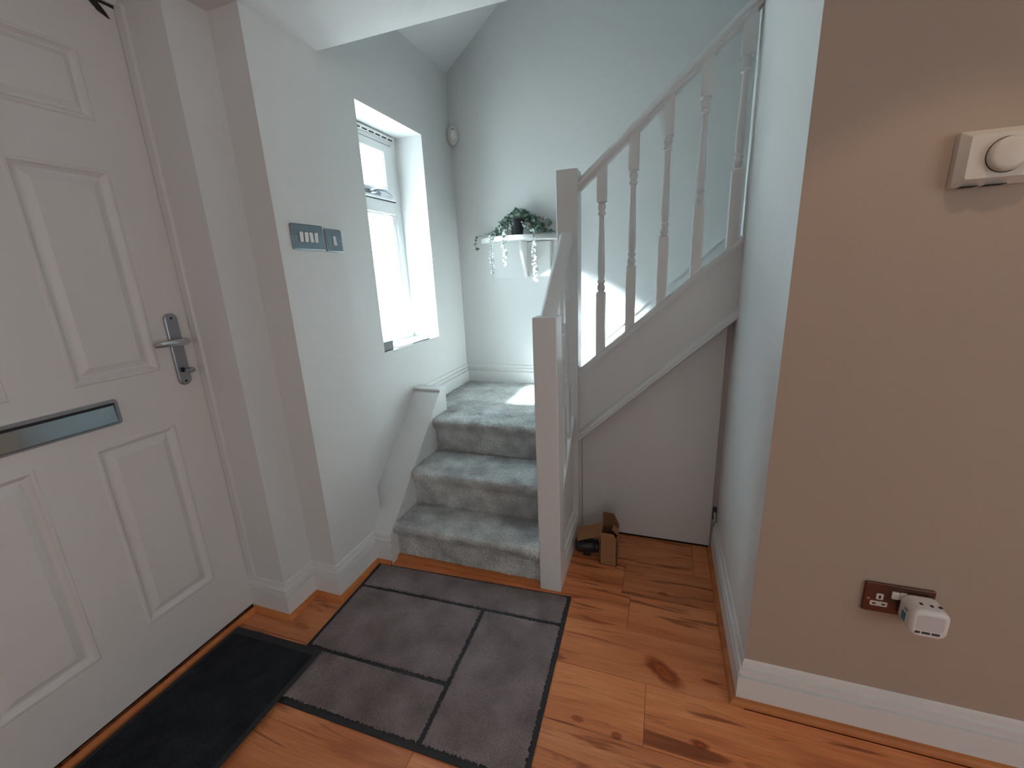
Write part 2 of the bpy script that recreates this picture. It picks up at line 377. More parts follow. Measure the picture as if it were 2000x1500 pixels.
# lever handle on long plate
hp = G().prism(rrect(1.029, 1.074, 1.055, 1.319, .0215), XD, XD+.011, 'x').obj('handle_plate', M_chrome, d1, bevel=.004, seg=3)
setp(hp, label='satin steel plate of the lever handle')
RX = Matrix.Rotation(math.pi/2, 4, 'Y')
G().tube([(XD+.010, 1.064, 1.217), (XD+.045, 1.064, 1.217), (XD+.055, 1.056, 1.218), (XD+.057, 1.02, 1.219), (XD+.055, .97, 1.219), (XD+.052, .952, 1.218)], [.013, .0125, .0125, .012, .012, .009], 12).obj('lever', M_mirror, hp, smooth=True, angle=60)
G().lathe([(.013, 0), (.013, .004), (.011, .006)], 20, Matrix.Translation((XD+.008, 1.062, 1.217)) @ RX).obj('rose', M_chrome, hp, smooth=True)
for z in (1.302, 1.070):
    G().lathe([(.0045, 0), (.0045, .0012), (.003, .0016)], 14, Matrix.Translation((XD+.0105, 1.0515, z)) @ RX).obj('screw', M_blk, hp, smooth=True)
G().lathe([(.009, 0), (.009, .0012)], 20, Matrix.Translation((XD+.0105, 1.050, 1.112)) @ RX).obj('keyhole', M_blk, hp, smooth=True)
G().lathe([(.006, 0), (.006, .018), (.013, .022), (.014, .034), (.012, .040), (.006, .042)], 20, Matrix.Translation((XD+.008, 1.058, 1.111)) @ RX @ Matrix.Scale(.75, 4, (1, 0, 0))).obj('thumb_turn', M_chrome, hp, smooth=True)
# letterbox
lb = G()
outer = rrect(.520, .832, .981, 1.066, .010, 4); inner = rrect(.530, .820, .990, 1.056, .003, 4)
n = len(outer)
for (x_, P) in ((XD, outer), (XD+.010, [(y*.0+y, z) for y, z in rrect(.523, .829, .984, 1.063, .009, 4)]), (XD+.010, inner), (XD+.003, inner)):
    lb.v += [(x_, y, z) for y, z in P]
for j in range(3):
    for i in range(n): lb.f.append((j*n+i, j*n+(i+1) % n, (j+1)*n+(i+1) % n, (j+1)*n+i))
lbo = lb.obj('letterbox', M_chrome, d1, smooth=True, angle=50); setp(lbo, label='polished steel letterbox')
G().prism([(XD+.0005, .988), (XD+.006, .991), (XD+.004, 1.046), (XD+.0005, 1.05)], .531, .819, 'y').obj('letterbox_flap', M_flap, lbo)
G().box(XD+.0003, XD+.0012, .529, .821, .989, 1.057).obj('letterbox_slot', M_dark, lbo)
# strike plate and the dark wedge at the head of the door
setp(G().prism([(1.123, 1.255), (1.121, 1.262), (1.1235, 1.268), (1.122, 1.296), (1.118, 1.303), (1.114, 1.298), (1.1135, 1.258), (1.118, 1.25)], XD+.001, XD+.008, 'x').obj('strike_plate', M_blk, d1), label='blackened latch strike on the frame')
setp(G().prism([(1.04, 2.266), (1.068, 2.266), (1.085, 2.246), (1.094, 2.230), (1.066, 2.240)], XD, XD+.004, 'x').obj('door_catch', M_dark, d1), label='small dark catch at the head of the door')

# ------------------------------------------------------------ window
w1 = empty('window_1', (-1.604, 2.23, WZ0), kind='structure', label='narrow white plastic window with frosted panes, opening top light')
XF = -1.604
def glass():
    M = bpy.data.materials.new('frosted_glass'); M.use_nodes = True; N = M.node_tree.nodes; L = M.node_tree.links
    for n_ in list(N): N.remove(n_)
    out = N.new('ShaderNodeOutputMaterial'); mix = N.new('ShaderNodeMixShader'); mix2 = N.new('ShaderNodeMixShader')
    tr = N.new('ShaderNodeBsdfTransparent'); tr.inputs[0].default_value = (.93, .97, .97, 1)
    tl = N.new('ShaderNodeBsdfTranslucent'); tl.inputs[0].default_value = (.93, .97, .98, 1)
    gl = N.new('ShaderNodeBsdfGlossy'); gl.inputs['Roughness'].default_value = .2
    tc = N.new('ShaderNodeTexCoord'); nz = N.new('ShaderNodeTexNoise'); nz.inputs['Scale'].default_value = 22; nz.inputs['Detail'].default_value = 5; nz.inputs['Distortion'].default_value = 2.5
    L.new(tc.outputs['Object'], nz.inputs['Vector'])
    rp = N.new('ShaderNodeValToRGB'); rp.color_ramp.elements[0].position = .42; rp.color_ramp.elements[0].color = (.03, .03, .03, 1); rp.color_ramp.elements[1].position = .62; rp.color_ramp.elements[1].color = (.16, .16, .16, 1)
    L.new(nz.outputs['Fac'], rp.inputs[0]); L.new(rp.outputs[0], mix.inputs[0])
    bp = N.new('ShaderNodeBump'); bp.inputs['Strength'].default_value = .5; L.new(nz.outputs['Fac'], bp.inputs['Height']); L.new(bp.outputs[0], gl.inputs['Normal'])
    L.new(tr.outputs[0], mix.inputs[1]); L.new(tl.outputs[0], mix.inputs[2])
    mix2.inputs[0].default_value = .05; L.new(mix.outputs[0], mix2.inputs[1]); L.new(gl.outputs[0], mix2.inputs[2]); L.new(mix2.outputs[0], out.inputs[0])
    return M
M_glass = glass()
def frame(g, x0, x1, y0, y1, z0, z1, wl, wr, wb, wt):
    g.box(x0, x1, y0, y0+wl, z0, z1); g.box(x0, x1, y1-wr, y1, z0, z1)
    g.box(x0, x1, y0+wl, y1-wr, z0, z0+wb); g.box(x0, x1, y0+wl, y1-wr, z1-wt, z1)
g = G(); frame(g, XF-.07, XF, WY0-.01, WY1+.01, WZ0-.012, WZ1+.01, .068, .068, .045, .066)
g.obj('window_frame', M_upvc, w1, bevel=.004)
G().box(XF-.07, XF-.001, WY0+.05, WY1-.055, 1.785, 1.860).obj('transom', M_upvc, w1, bevel=.004)
g = G(); frame(g, XF-.045, XF-.008, 1.986, 2.472, WZ0+.030, 1.790, .030, .030, .022, .018)
g.obj('glazing_bead', M_upvc, w1, bevel=.006)
G().box(XF-.045, XF-.041, 2.0, 2.462, 1.045, 1.785).obj('glass_pane', M_glass, w1)
g = G(); frame(g, XF-.003, XF+.002, 1.982, 2.478, 1.858, 2.178, .006, .006, .006, .006); setp(g.obj('gasket', M_dark, w1), label='black rubber gasket round the opening top light')
sa = G(); frame(sa, XF-.055, XF+.012, 1.987, 2.473, 1.863, 2.173, .085, .085, .058, .048)
sash = sa.obj('sash', M_upvc, w1, bevel=.005)
g = G(); frame(g, XF-.04, XF+.002, 2.068, 2.392, 1.917, 2.130, .010, .010, .010, .010); g.obj('sash_bead', M_upvc, sash, bevel=.003)
G().box(XF-.03, XF-.026, 2.07, 2.39, 1.918, 2.13).obj('sash_pane', M_glass, sash)
hd = G().box(XF+.012, XF+.022, 2.16, 2.30, 1.875, 1.897)
hd.tube([(XF+.02, 2.21, 1.886), (XF+.04, 2.21, 1.886), (XF+.046, 2.235, 1.893), (XF+.046, 2.29, 1.898), (XF+.042, 2.36, 1.886), (XF+.040, 2.385, 1.876)], [.011, .012, .010, .008, .007, .005], 10)
setp(hd.obj('window_handle', M_chrome, sash, smooth=True, angle=45), label='chrome curved window handle')
g = G().lathe([(.007, 0), (.007, .006)], 14, Matrix.Translation((XF+.046, 2.235, 1.888)) @ RX); g.obj('handle_lock', M_blk, sash, smooth=True)
v = G().prism([(XF+.0, 2.200), (XF+.012, 2.202), (XF+.020, 2.212), (XF+.018, 2.226), (XF, 2.231)], 1.99, 2.505, 'y').obj('trickle_vent', M_upvc, w1, bevel=.002)
for k in range(8):
    y = 2.02+.06*k
    G().box(XF+.006, XF+.0185, y, y+.042, 2.2045, 2.2105).obj('vent_slot', M_dark, v)
G().box(XF-.0, XW+.0015, WY0+.0, WY1, WZ0-.0055, WZ0).obj('sill', M_gloss, w1, bevel=.002)
# outside: ground and pale hedge seen as a blur through the glass
M_hedge = mat('hedge_leaves', lin((150, 170, 110)), .9, var=.35, vscale=9)
struct(G().box(-9, -1.95, -8, 10, -.2, -.05).obj('floor', mat('paving', (.22, .22, .20, 1), .9)), 'paved ground outside the window')

# ------------------------------------------------------------ carpet and steps
def fuzz_sheet(name, prof, x0, x1, axis, parent, nx, amp=.0022, mtl=None, step=.0045):
    """prof: list of (a, z) along the run; extruded over x0..x1 on the other axis, pile displaced along the normal"""
    P = np.array(prof, float); seg = np.linalg.norm(np.diff(P, axis=0), axis=1); s = np.concatenate([[0], np.cumsum(seg)])
    n = max(8, int(s[-1]/step)); t = np.linspace(0, s[-1], n); A = np.interp(t, s, P[:, 0]); Z = np.interp(t, s, P[:, 1])
    ta = np.gradient(A, t); tz = np.gradient(Z, t); ln = np.hypot(ta, tz)+1e-9; na, nz = -tz/ln, ta/ln
    xs = np.linspace(x0, x1, nx)
    D = rng.normal(0, amp, (n, nx)); lo = rng.normal(0, 1, (n//12+3, nx//12+3))
    yi = np.linspace(0, lo.shape[0]-1.001, n); xi = np.linspace(0, lo.shape[1]-1.001, nx)
    y0 = yi.astype(int); x0i = xi.astype(int); fy = (yi-y0)[:, None]; fx = (xi-x0i)[None]
    L = (lo[y0][:, x0i]*(1-fy)*(1-fx)+lo[y0+1][:, x0i]*fy*(1-fx)+lo[y0][:, x0i+1]*(1-fy)*fx+lo[y0+1][:, x0i+1]*fy*fx)
    D = D+L*.0012
    a = A[:, None]+na[:, None]*D; z = Z[:, None]+nz[:, None]*D; x = np.repeat(xs[None], n, 0)+rng.normal(0, .0008, (n, nx))
    x[:, 0] = x0; x[:, -1] = x1
    V = np.stack([x, a, z], -1) if axis == 'y' else np.stack([a, x, z], -1)
    me = bpy.data.meshes.new(name); idx = np.arange(n*nx).reshape(n, nx)
    q = np.stack([idx[:-1, :-1], idx[:-1, 1:], idx[1:, 1:], idx[1:, :-1]], -1).reshape(-1, 4)
    if axis != 'y': q = q[:, ::-1]
    me.from_pydata(V.reshape(-1, 3).tolist(), [], q.tolist()); me.update()
    me.shade_smooth()
    return fin(name, me, mtl or M_carpet, parent)
st = empty('staircase', (-.85, 1.60, 0), label='carpeted quarter-turn staircase with white newel posts, strings and spindles', cat='staircase')
def step_prof(yr, z0, z1, yn):
    h = z1
    return [(yr, z0), (yr, z0+.05), (yr-.002, h-.075), (yr-.010, h-.058), (yr-.024, h-.045), (yr-.031, h-.030), (yr-.031, h-.018), (yr-.025, h-.007), (yr-.012, h-.001), (yr+.005, h), (yn+.004, h)]
XI = -.440
for yr, k, yn in ((1.603, 1, 1.806), (1.806, 2, 2.062)):
    fuzz_sheet('carpeted_step', step_prof(yr, (k-1)*R, k*R, yn), XB, NX0+.001 if k == 1 else XI, 'y', st, 230)
fuzz_sheet('carpeted_step', step_prof(2.078, .4, .6, 2.20), XB, XI, 'y', st, 230)
fuzz_sheet('landing_carpet', [(2.195, .6), (YK-.01, .6)], XW+.01, -.38, 'y', st, 260)
# solid wood under the carpet
g = G()
g.box(XB, XI, 1.615, 1.818, 0, .188).box(XB, XI, 1.818, 2.09, 0, .388).box(XB, XI, 2.09, 2.3, 0, .588).box(XW, -.38, 2.23, YK, 0, .588)
g.obj('stair_core', M_gloss, st)
for k in range(7):
    x = -.40+.229*k; z = .6+R*k
    pr = [(x, z), (x, z+.13), (x-.024, z+.155), (x-.031, z+.17), (x-.025, z+.193), (x-.01, z+R), (x+.233, z+R)]
    fuzz_sheet('carpeted_step', pr, 2.080, YK-.02, 'x', st, 90, step=.009)
    G().box(x+.002, x+.231, 2.132, YK, z-.05, z+R-.008).obj('stair_core', M_gloss, st)
# boxed string on the left of the lower flight
g = G().prism([(YC2, 0), (YC2, .16), (2.168, .735), (2.168, .742), (2.235, .742), (2.235, .3), (1.7, 0)], XW-.001, XB, 'x')
setp(g.obj('boxed_string', M_gloss, st), label='white sloping boxed string against the left wall')
G().box(XW, XB+.002, 2.158, 2.24, .741, .751).obj('string_cap', M_gloss, st, bevel=.001)
# string and panel of the lower flight on the right
def zt(y): return .37+.87*(y-1.667)
G().prism([(1.66, 0), (2.05, 0), (2.05, zt(2.05)), (1.66, zt(1.66))], -.437, -.402, 'x').obj('string', M_gloss, st)
G().prism([(1.66, zt(1.66)-.012), (2.03, zt(2.03)-.012), (2.03, zt(2.03)+.012), (1.66, zt(1.66)+.012)], -.446, -.388, 'x').obj('string_cap', M_gloss, st, bevel=.004)
sk = G(); prof = [( -.402+d*1.5, z*.95) for d, z in BB]
sk.prism(prof, 1.668, 2.017, 'y'); sk.obj('skirting_board', M_skirt, st, smooth=True)
# newels
def newel(x0, x1, y0, y1, z0, z1):
    return G().box(x0, x1, y0, y1, z0, z1).obj('newel_post', M_gloss, st, bevel=.004, seg=3)
setp(newel(NX0, NX1, 1.576, 1.667, 0, 1.236), label='short square newel post at the foot of the stairs')
setp(newel(NX0, NX1, 2.018, 2.115, .0, 1.837), label='tall square newel post at the landing corner')
G().box(-.395, -.367, 2.075, 2.11, 0, .6).obj('door_jamb', M_gloss, st)
# spindles
TURN = [(0, .0205), (.004, .0195), (.010, .0145), (.022, .0135), (.030, .0165), (.052, .0180), (.072, .0165), (.088, .0130), (.098, .0125), (.106, .0165), (.122, .0180), (.138, .0165), (.146, .0120), (.16, .0110),
        (.30, .0118), (.50, .0145), (.66, .0165), (.76, .0168), (.82, .0150), (.842, .0128), (.850, .0150), (.866, .0180), (.882, .0170), (.896, .0135), (.906, .0130), (.914, .0155), (.934, .0185), (.958, .0180), (.976, .0145), (.986, .0140), (.996, .0195), (1, .0205)]
def spindle(cx, cy, zbot, t0, ztop, slope, axis, H=.397):
    """t0 = z of the bottom of the turned middle"""
    h = .0205; g = G()
    e = slope*h
    def sq(za0, za1, zb0, zb1):
        V = []
        for zz in ((za0, za1), (zb0, zb1)):
            for sx, sy in ((-1, -1), (1, -1), (1, 1), (-1, 1)):
                s = sx if axis == 'x' else sy
                V.append((cx+sx*h, cy+sy*h, zz[0] if s < 0 else zz[1]))
        g.add(V, [(3, 2, 1, 0), (4, 5, 6, 7)]+[(i, (i+1) % 4, 4+(i+1) % 4, 4+i) for i in range(4)])
    sq(zbot-e, zbot+e, t0, t0); sq(t0+H, t0+H, ztop-e, ztop+e)
    g.lathe([(r, t0+H*(1-t)) for t, r in reversed(TURN)], 20, Matrix.Translation((cx, cy, 0)))
    return g.obj('spindle', M_gloss, st, smooth=True, angle=38)
def zstr(x): return .925+.868*(x+.372)       # top of string cap, upper flight
def zrb(x): return 1.742+.840*(x+.371)       # underside of handrail
for k in range(5):
    x = -.272+.1345*k
    spindle(x, 2.068, zstr(x)-.006, 1.297+.113*k+.002*k*k*.5, zrb(x)+.010, .86, 'x')
zl = lambda y: 1.220+.87*(y-1.667)
for y in (1.745, 1.845, 1.945):
    spindle(-.420, y, zt(y)+.010, zt(y)+.31-.05, zl(y)+.008, .87, 'y')
# strings, mouldings and handrails
G().prism([(NX1+.001, .893), (XR, .893+.868*(XR-NX1)), (XR, 1.19), (NX1-.018, .56), (NX1-.018, .8)], 2.046, 2.078, 'y').obj('string', M_gloss, st)
def bar(name, za_, sl_, x0, x1, prof, mtl=M_gloss):
    """prof (y, dz) swept along the rake in x"""
    V = []
    for x in (x0, x1):
        for y, dz in prof: V.append((x, y, za_+sl_*(x+.372)+dz))
    k = len(prof)
    return G().add(V, [tuple(range(k)), tuple(range(2*k-1, k-1, -1))]+[(i, (i+1) % k, k+(i+1) % k, k+i) for i in range(k)]).obj(name, mtl, st, smooth=True, angle=40)
bar('string_cap', .905, .868, NX1, XR, [(2.034, -.012), (2.034, .006), (2.040, .020), (2.050, .024), (2.088, .024), (2.096, .014), (2.096, -.012)])
bar('string_moulding', .572, .912, NX1-.022, XR, [(2.024, -.018), (2.016, -.012), (2.016, -.002), (2.022, .004), (2.022, .010), (2.030, .024), (2.040, .031), (2.047, .033), (2.047, -.018)])
bar('handrail', 1.742, .840, NX1, XR, [(2.052, 0), (2.046, .006), (2.046, .016), (2.038, .024), (2.036, .036), (2.042, .050), (2.055, .058), (2.081, .058), (2.094, .050), (2.100, .036), (2.098, .024), (2.090, .016), (2.090, .006), (2.084, 0)])
V = []; pr = [(-.022, 0), (-.026, .014), (-.033, .022), (-.034, .036), (-.028, .050), (-.014, .057), (.014, .057), (.028, .050), (.034, .036), (.033, .022), (.026, .014), (.022, 0)]
for y in (1.625, 2.03):
    for dx, dz in pr: V.append((-.424+dx, y, max(zl(y)+dz-.006, 1.2)))
k = len(pr)
G().add(V, [tuple(range(k)), tuple(range(2*k-1, k-1, -1))]+[(i, (i+1) % k, k+(i+1) % k, k+i) for i in range(k)]).obj('handrail', M_gloss, st, smooth=True, angle=50)
# raking skirting on the back wall
G().prism([(-.40, .70), (-.45, .737), (-.38, .93), (1.1, .93+1.48*.874), (1.1, .75+1.48*.874)], YK-.02, YK, 'y').obj('wall_string', M_skirt, st)
G().prism([(-.38, .915), (1.1, .915+1.48*.874), (1.1, .93+1.48*.874), (-.38, .93)], YK-.026, YK-.019, 'y').obj('wall_string_bead', M_skirt, st)

# under-stairs door
d2 = empty('door_2', (-.04, 2.093, 0), kind='structure', label='plain white triangular-topped cupboard door under the stairs')
G().prism([(-.366, .012), (.283, .012), (.283, 1.134), (-.366, .545)], 2.093, 2.118, 'y').obj('door_leaf', M_gloss, d2, bevel=.002)
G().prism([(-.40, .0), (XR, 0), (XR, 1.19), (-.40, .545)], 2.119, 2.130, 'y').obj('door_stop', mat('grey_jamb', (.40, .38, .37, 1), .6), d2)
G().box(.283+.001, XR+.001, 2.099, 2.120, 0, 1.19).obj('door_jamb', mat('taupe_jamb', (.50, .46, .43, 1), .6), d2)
ct = G().tube([(.297, 2.100, .205), (.297, 2.074, .188), (.296, 2.058, .174)], .0075, 12).obj('door_catch', M_brass, d2, smooth=True, angle=50)
G().prism(rrect(.286, .305, .165, .235, .006), 2.093, 2.099, 'y').obj('catch_plate', M_slate, d2)

# ------------------------------------------------------------ mats
def quadmap(u, v_, q):
    (a, b, c, d) = [np.array(p) for p in q]   # TL TR BR BL
    u = u[..., None]; v_ = v_[..., None]
    return (a*(1-u)+b*u)*(1-v_)+(d*(1-u)+c*u)*v_
gm = empty('doormat', (-.8, 1.17, 0), label='large grey tufted doormat divided by black lines, at the foot of the stairs', cat='doormat')
Q = [(-1.302, 1.520), (-.322, 1.562), (-.302, .803), (-1.275, .795)]
def patch(name, u0, u1, v0, v1, z, mtl, parent, q, amp, ragged=.0025, step=.0034, dome=.0):
    w_ = 1.0*(u1-u0); h_ = .76*(v1-v0); nx = int(w_/step); ny = int(h_/step)
    U, Vv = np.meshgrid(np.linspace(u0, u1, nx), np.linspace(v0, v1, ny))
    P = quadmap(U, Vv, q); zz = z+rng.normal(0, amp, U.shape)
    P = P+rng.normal(0, .0006, P.shape)
    for sl_ in (np.s_[0, :], np.s_[-1, :]): P[sl_][:, 1] += rng.normal(0, ragged, P[sl_].shape[0])
    for sl_ in (np.s_[:, 0], np.s_[:, -1]): P[sl_][:, 0] += rng.normal(0, ragged, P[sl_].shape[0])
    zz[0, :] = zz[-1, :] = .003; zz[:, 0] = zz[:, -1] = .003
    X = np.concatenate([P, zz[..., None]], -1); idx = np.arange(nx*ny).reshape(ny, nx)
    f = np.stack([idx[:-1, :-1], idx[1:, :-1], idx[1:, 1:], idx[:-1, 1:]], -1).reshape(-1, 4)
    me = bpy.data.meshes.new(name); me.from_pydata(X.reshape(-1, 3).tolist(), [], f.tolist()); me.update(); me.shade_smooth()
    return fin(name, me, mtl, parent)
G().prism(Q[::-1], .0003, .0042, 'z').obj('rubber_backing', M_matrub, gm, bevel=.0015)
ub, vb, gw = .018, .026, .0082
va = .222; vb2 = .700; uc = .640
patch('tufted_panel', ub, 1-ub, vb*.5, va-gw*1.3, .0105, M_mat, gm, Q, .0011)
patch('tufted_panel', ub, uc-gw, va+gw*1.3, vb2-gw*1.3, .0105, M_mat, gm, Q, .0011)
patch('tufted_panel', ub, uc-gw, vb2+gw*1.3, 1-vb*1.2, .0105, M_mat, gm, Q, .0011)
patch('tufted_panel', uc+gw, 1-ub, va+gw*1.3, 1-vb*1.2, .0105, M_mat, gm, Q, .0011)
bmt = empty('doormat', (-1.41, .63, 0), label='plain black doormat lying along the front door', cat='doormat')
Qb = [(-1.626, .992), (-1.190, 1.003), (-1.186, .25), (-1.618, .25)]
G().prism(Qb[::-1], .0160, .0180, 'z').obj('rubber_border', M_matrub, bmt, bevel=.001)
g = G().box(-1.62, -1.315, .26, .98, .0003, .0158); g.obj('rubber_backing', M_matrub, bmt)
def bpatch():
    nx, ny = 150, 260
    U, Vv = np.meshgrid(np.linspace(.035, .955, nx), np.linspace(.04, .96, ny)); P = quadmap(U, Vv, Qb)
    a = np.sin(P[..., 0]*95+2.2*np.sin(P[..., 1]*22))*np.sin(P[..., 1]*70+2*np.sin(P[..., 0]*30))
    zz = .0200+.0014*np.clip(a*2, -1, 1)+rng.normal(0, .0004, U.shape); zz[0] = zz[-1] = .0175; zz[:, 0] = zz[:, -1] = .0175
    X = np.concatenate([P, zz[..., None]], -1); idx = np.arange(nx*ny).reshape(ny, nx)
    f = np.stack([idx[:-1, :-1], idx[1:, :-1], idx[1:, 1:], idx[:-1, 1:]], -1).reshape(-1, 4)
    me = bpy.data.meshes.new('ribbed_pile'); me.from_pydata(X.reshape(-1, 3).tolist(), [], f.tolist()); me.update(); me.shade_smooth()
    fin('ribbed_pile', me, M_bmat, bmt)
bpatch()

# ------------------------------------------------------------ switches, sockets, thermostat
def switch(name, y0, y1, z0, z1, gangs, label, tilts):
    r = empty(name, (XS, (y0+y1)/2, (z0+z1)/2), label=label, cat='light switch', group='light switches on the pillar')
    p = G().prism(rrect(y0, y1, z0, z1, .006, 4), XS, XS+.0075, 'x').obj('face_plate', M_plate, r, bevel=.0035, seg=3)
    cy = (y0+y1)/2; cz = (z0+z1)/2
    for k, t in enumerate(tilts):
        y = cy+(k-(len(tilts)-1)/2)*.0255
        bx = G(); X_ = XS+.0075
        bx.prism([(X_-.001, cz-.0185), (X_+.0025+(.003 if t else 0), cz-.0185), (X_+.0035, cz), (X_+.0025+(0 if t else .003), cz+.0185), (X_-.001, cz+.0185)], y-.0085, y+.0085, 'y')
        o = bx.obj('rocker', M_wplas, r, bevel=.0008)
    for y in (y0+.017, y1-.017):
        if len(tilts) == 1: y = y0+.012 if y < cy else y1-.012
        G().lathe([(.0035, 0), (.0035, .001), (.0025, .0014)], 12, Matrix.Translation((XS+.0073, y, cz)) @ RX).obj('screw', M_chrome, r, smooth=True)
    return r
switch('light_switch', 1.336, 1.502, 1.529, 1.625, 4, 'wide brushed metal switch plate with four white rockers', (0, 0, 1, 0))
switch('light_switch', 1.513, 1.611, 1.525, 1.617, 1, 'square brushed metal switch plate with a single white rocker', (1,))

th = empty('thermostat_dial', (.64, YE, 1.59), label='cream dial control box high on the cream wall', cat='thermostat')
g = G()
A = rrect(.582, .714, 1.543, 1.652, .004, 3); Bq = rrect(.594, .702, 1.556, 1.640, .004, 3); n = len(A)
for yy, P in ((YE, A), (YE-.016, A), (YE-.034, Bq)): g.v += [(x, yy, z) for x, z in P]
for j in range(2):
    for i in range(n): g.f.append((j*n+i, j*n+(i+1) % n, (j+1)*n+(i+1) % n, (j+1)*n+i))
g.f.append(tuple(range(2*n, 3*n))); g.f.append(tuple(range(n-1, -1, -1)))
g.obj('housing', M_cplas, th, smooth=True, angle=25)
RY = Matrix.Rotation(math.pi/2, 4, 'X')
G().lathe([(.033, .0), (.033, .010), (.031, .014), (.024, .016), (0.0005, .017)], 40, Matrix.Translation((.655, YE-.033, 1.598)) @ RY).obj('dial', M_cplas, th, smooth=True, angle=50)
G().lathe([(.0345, 0), (.0345, .0008)], 40, Matrix.Translation((.655, YE-.0338, 1.598)) @ RY).obj('dial_gap', M_dark, th, smooth=True)
for a, b in ((.596, .622), (.636, .668)):
    G().box(a, b, YE-.030, YE-.006, 1.5422, 1.5436).obj('vent_slot', M_dark, th)

so = empty('wall_socket', (.65, YE, .48), label='bronzed metal double socket low on the cream wall', cat='socket')
G().prism(rrect(.577, .733, .434, .527, .004, 3), YE-.008, YE, 'y').obj('face_plate', M_brown, so, bevel=.002)
def insert(cx, cz):
    i1 = G().prism(rrect(cx-.008, cx+.008, cz+.000, cz+.019, .0018, 2), YE-.0095, YE-.0075, 'y').obj('earth_insert', M_wplas, so)
    G().box(cx-.0025, cx+.0025, YE-.0098, YE-.009, cz+.004, cz+.014).obj('pin_slot', M_dark, i1)
    i2 = G().prism(rrect(cx-.020, cx+.020, cz-.021, cz-.006, .003, 2), YE-.0095, YE-.0075, 'y').obj('live_insert', M_wplas, so)
    for s in (-1, 1): G().box(cx+s*.011-.0042, cx+s*.011+.0042, YE-.0098, YE-.009, cz-.0160, cz-.0115).obj('pin_slot', M_dark, i2)
insert(.613, .476)
G().lathe([(.0035, 0), (.0035, .001), (.002, .0014)], 12, Matrix.Translation((.588, YE-.0078, .475)) @ RY).obj('screw', M_brass, so, smooth=True)
for x in (.646, .664):
    G().prism(rrect(x-.0085, x+.0085, .487, .509, .002, 2), YE-.013, YE-.0075, 'y').obj('rocker_switch', M_wplas, so, bevel=.001)
ad = empty('plug_adapter', (.705, YE-.045, .47), label='white cube multi-socket adapter plugged into the bronzed socket', cat='adapter')
cub = G().prism(rrect(.655, .737, .432, .514, .022, 8), 1.196, YE-.010, 'y').obj('adapter_body', M_wplas, ad, bevel=.011, seg=5)
G().prism(rrect(.668, .724, .456, .502, .008, 5), 1.1955, 1.1965, 'y').obj('front_panel', mat('grey_white_plastic', (.62, .60, .60, 1), .35), ad)
for a, b in ((.667, .678), (.681, .699), (.702, .719)):
    G().prism(rrect(a, b, .4455, .4525, .0015, 2), 1.1955, 1.197, 'y').obj('usb_port', M_slate, ad)
for i, (x, y) in enumerate(((.683, 1.225), (.704, 1.222), (.722, 1.222))):
    G().box(x-.0035, x+.0035, y-.004, y+.004, .5138, .5146).obj('pin_slot', M_dark, ad)
G().box(.6545, .6555, 1.222, 1.240, .452, .478).obj('side_sticker', M_blue, ad)
G().box(.6545, .6555, 1.218, 1.232, .486, .494).obj('side_slot', mat('grey_slot', (.3, .3, .3, 1), .5), ad)

ms = empty('motion_sensor', (-1.385, 2.91, 2.32), label='small ivory oval alarm motion sensor in the wall corner above the landing', cat='alarm sensor')
def ell(sx, sz, dep, cx, cz, cy, rim=.0, n=28):
    T = Matrix.Translation((cx, cy, cz)) @ Matrix.Rotation(math.radians(42), 4, 'Z') @ RY @ Matrix.Diagonal((sx, sz, 1, 1))
    return G().lathe([(1, -.01), (1, 0), (.97, dep*.5), (.86, dep*.82), (.6, dep), (.001, dep*1.06)], n, T)
ell(.040, .060, .030, -1.383, 2.318, 2.906).obj('sensor_body', M_ivory, ms, smooth=True, angle=60)
ell(.020, .030, .008, -1.368, 2.312, 2.882).obj('sensor_lens', M_wplas, ms, smooth=True, angle=60)
G().box(-1.374, -1.354, 2.8725, 2.8735, 2.343, 2.346).obj('sensor_slot', M_dark, ms)

# ------------------------------------------------------------ wall shelf and plant
sh = empty('wall_shelf', (-.93, YK, 1.5), label='white half-round wall shelf with bracket and back panel behind the newel posts', cat='shelf')
P = [(-.935+.285*math.cos(a), YK-.205*math.sin(a)) for a in np.linspace(0, math.pi, 40)]
G().prism(P, 1.607, 1.640, 'z').obj('shelf_top', M_gloss, sh, bevel=.006, seg=3)
G().box(-1.14, -.715, YK-.016, YK, 1.365, 1.614).obj('back_panel', M_gloss, sh, bevel=.002)
G().prism([(YK-.016, 1.614), (YK-.155, 1.614), (YK-.150, 1.56), (YK-.10, 1.47), (YK-.045, 1.372), (YK-.016, 1.368)], -.905, -.885, 'x').obj('bracket', M_gloss, sh, bevel=.002)
G().box(-.893, -.722, YK-.030, YK-.016, 1.372, 1.60).obj('bracket_leaf', M_gloss, sh, bevel=.002)
for a, b in ((-1.15, -1.09), (-.80, -.73)):
    G().box(a, b, YK-.110, YK-.090, 1.6128, 1.6142).obj('hinge_slot', M_slate, sh)
for z in (1.55, 1.50): G().lathe([(.004, 0), (.004, .002)], 12, Matrix.Translation((-.82, YK-.029, z)) @ RY).obj('screw', M_chrome, sh)

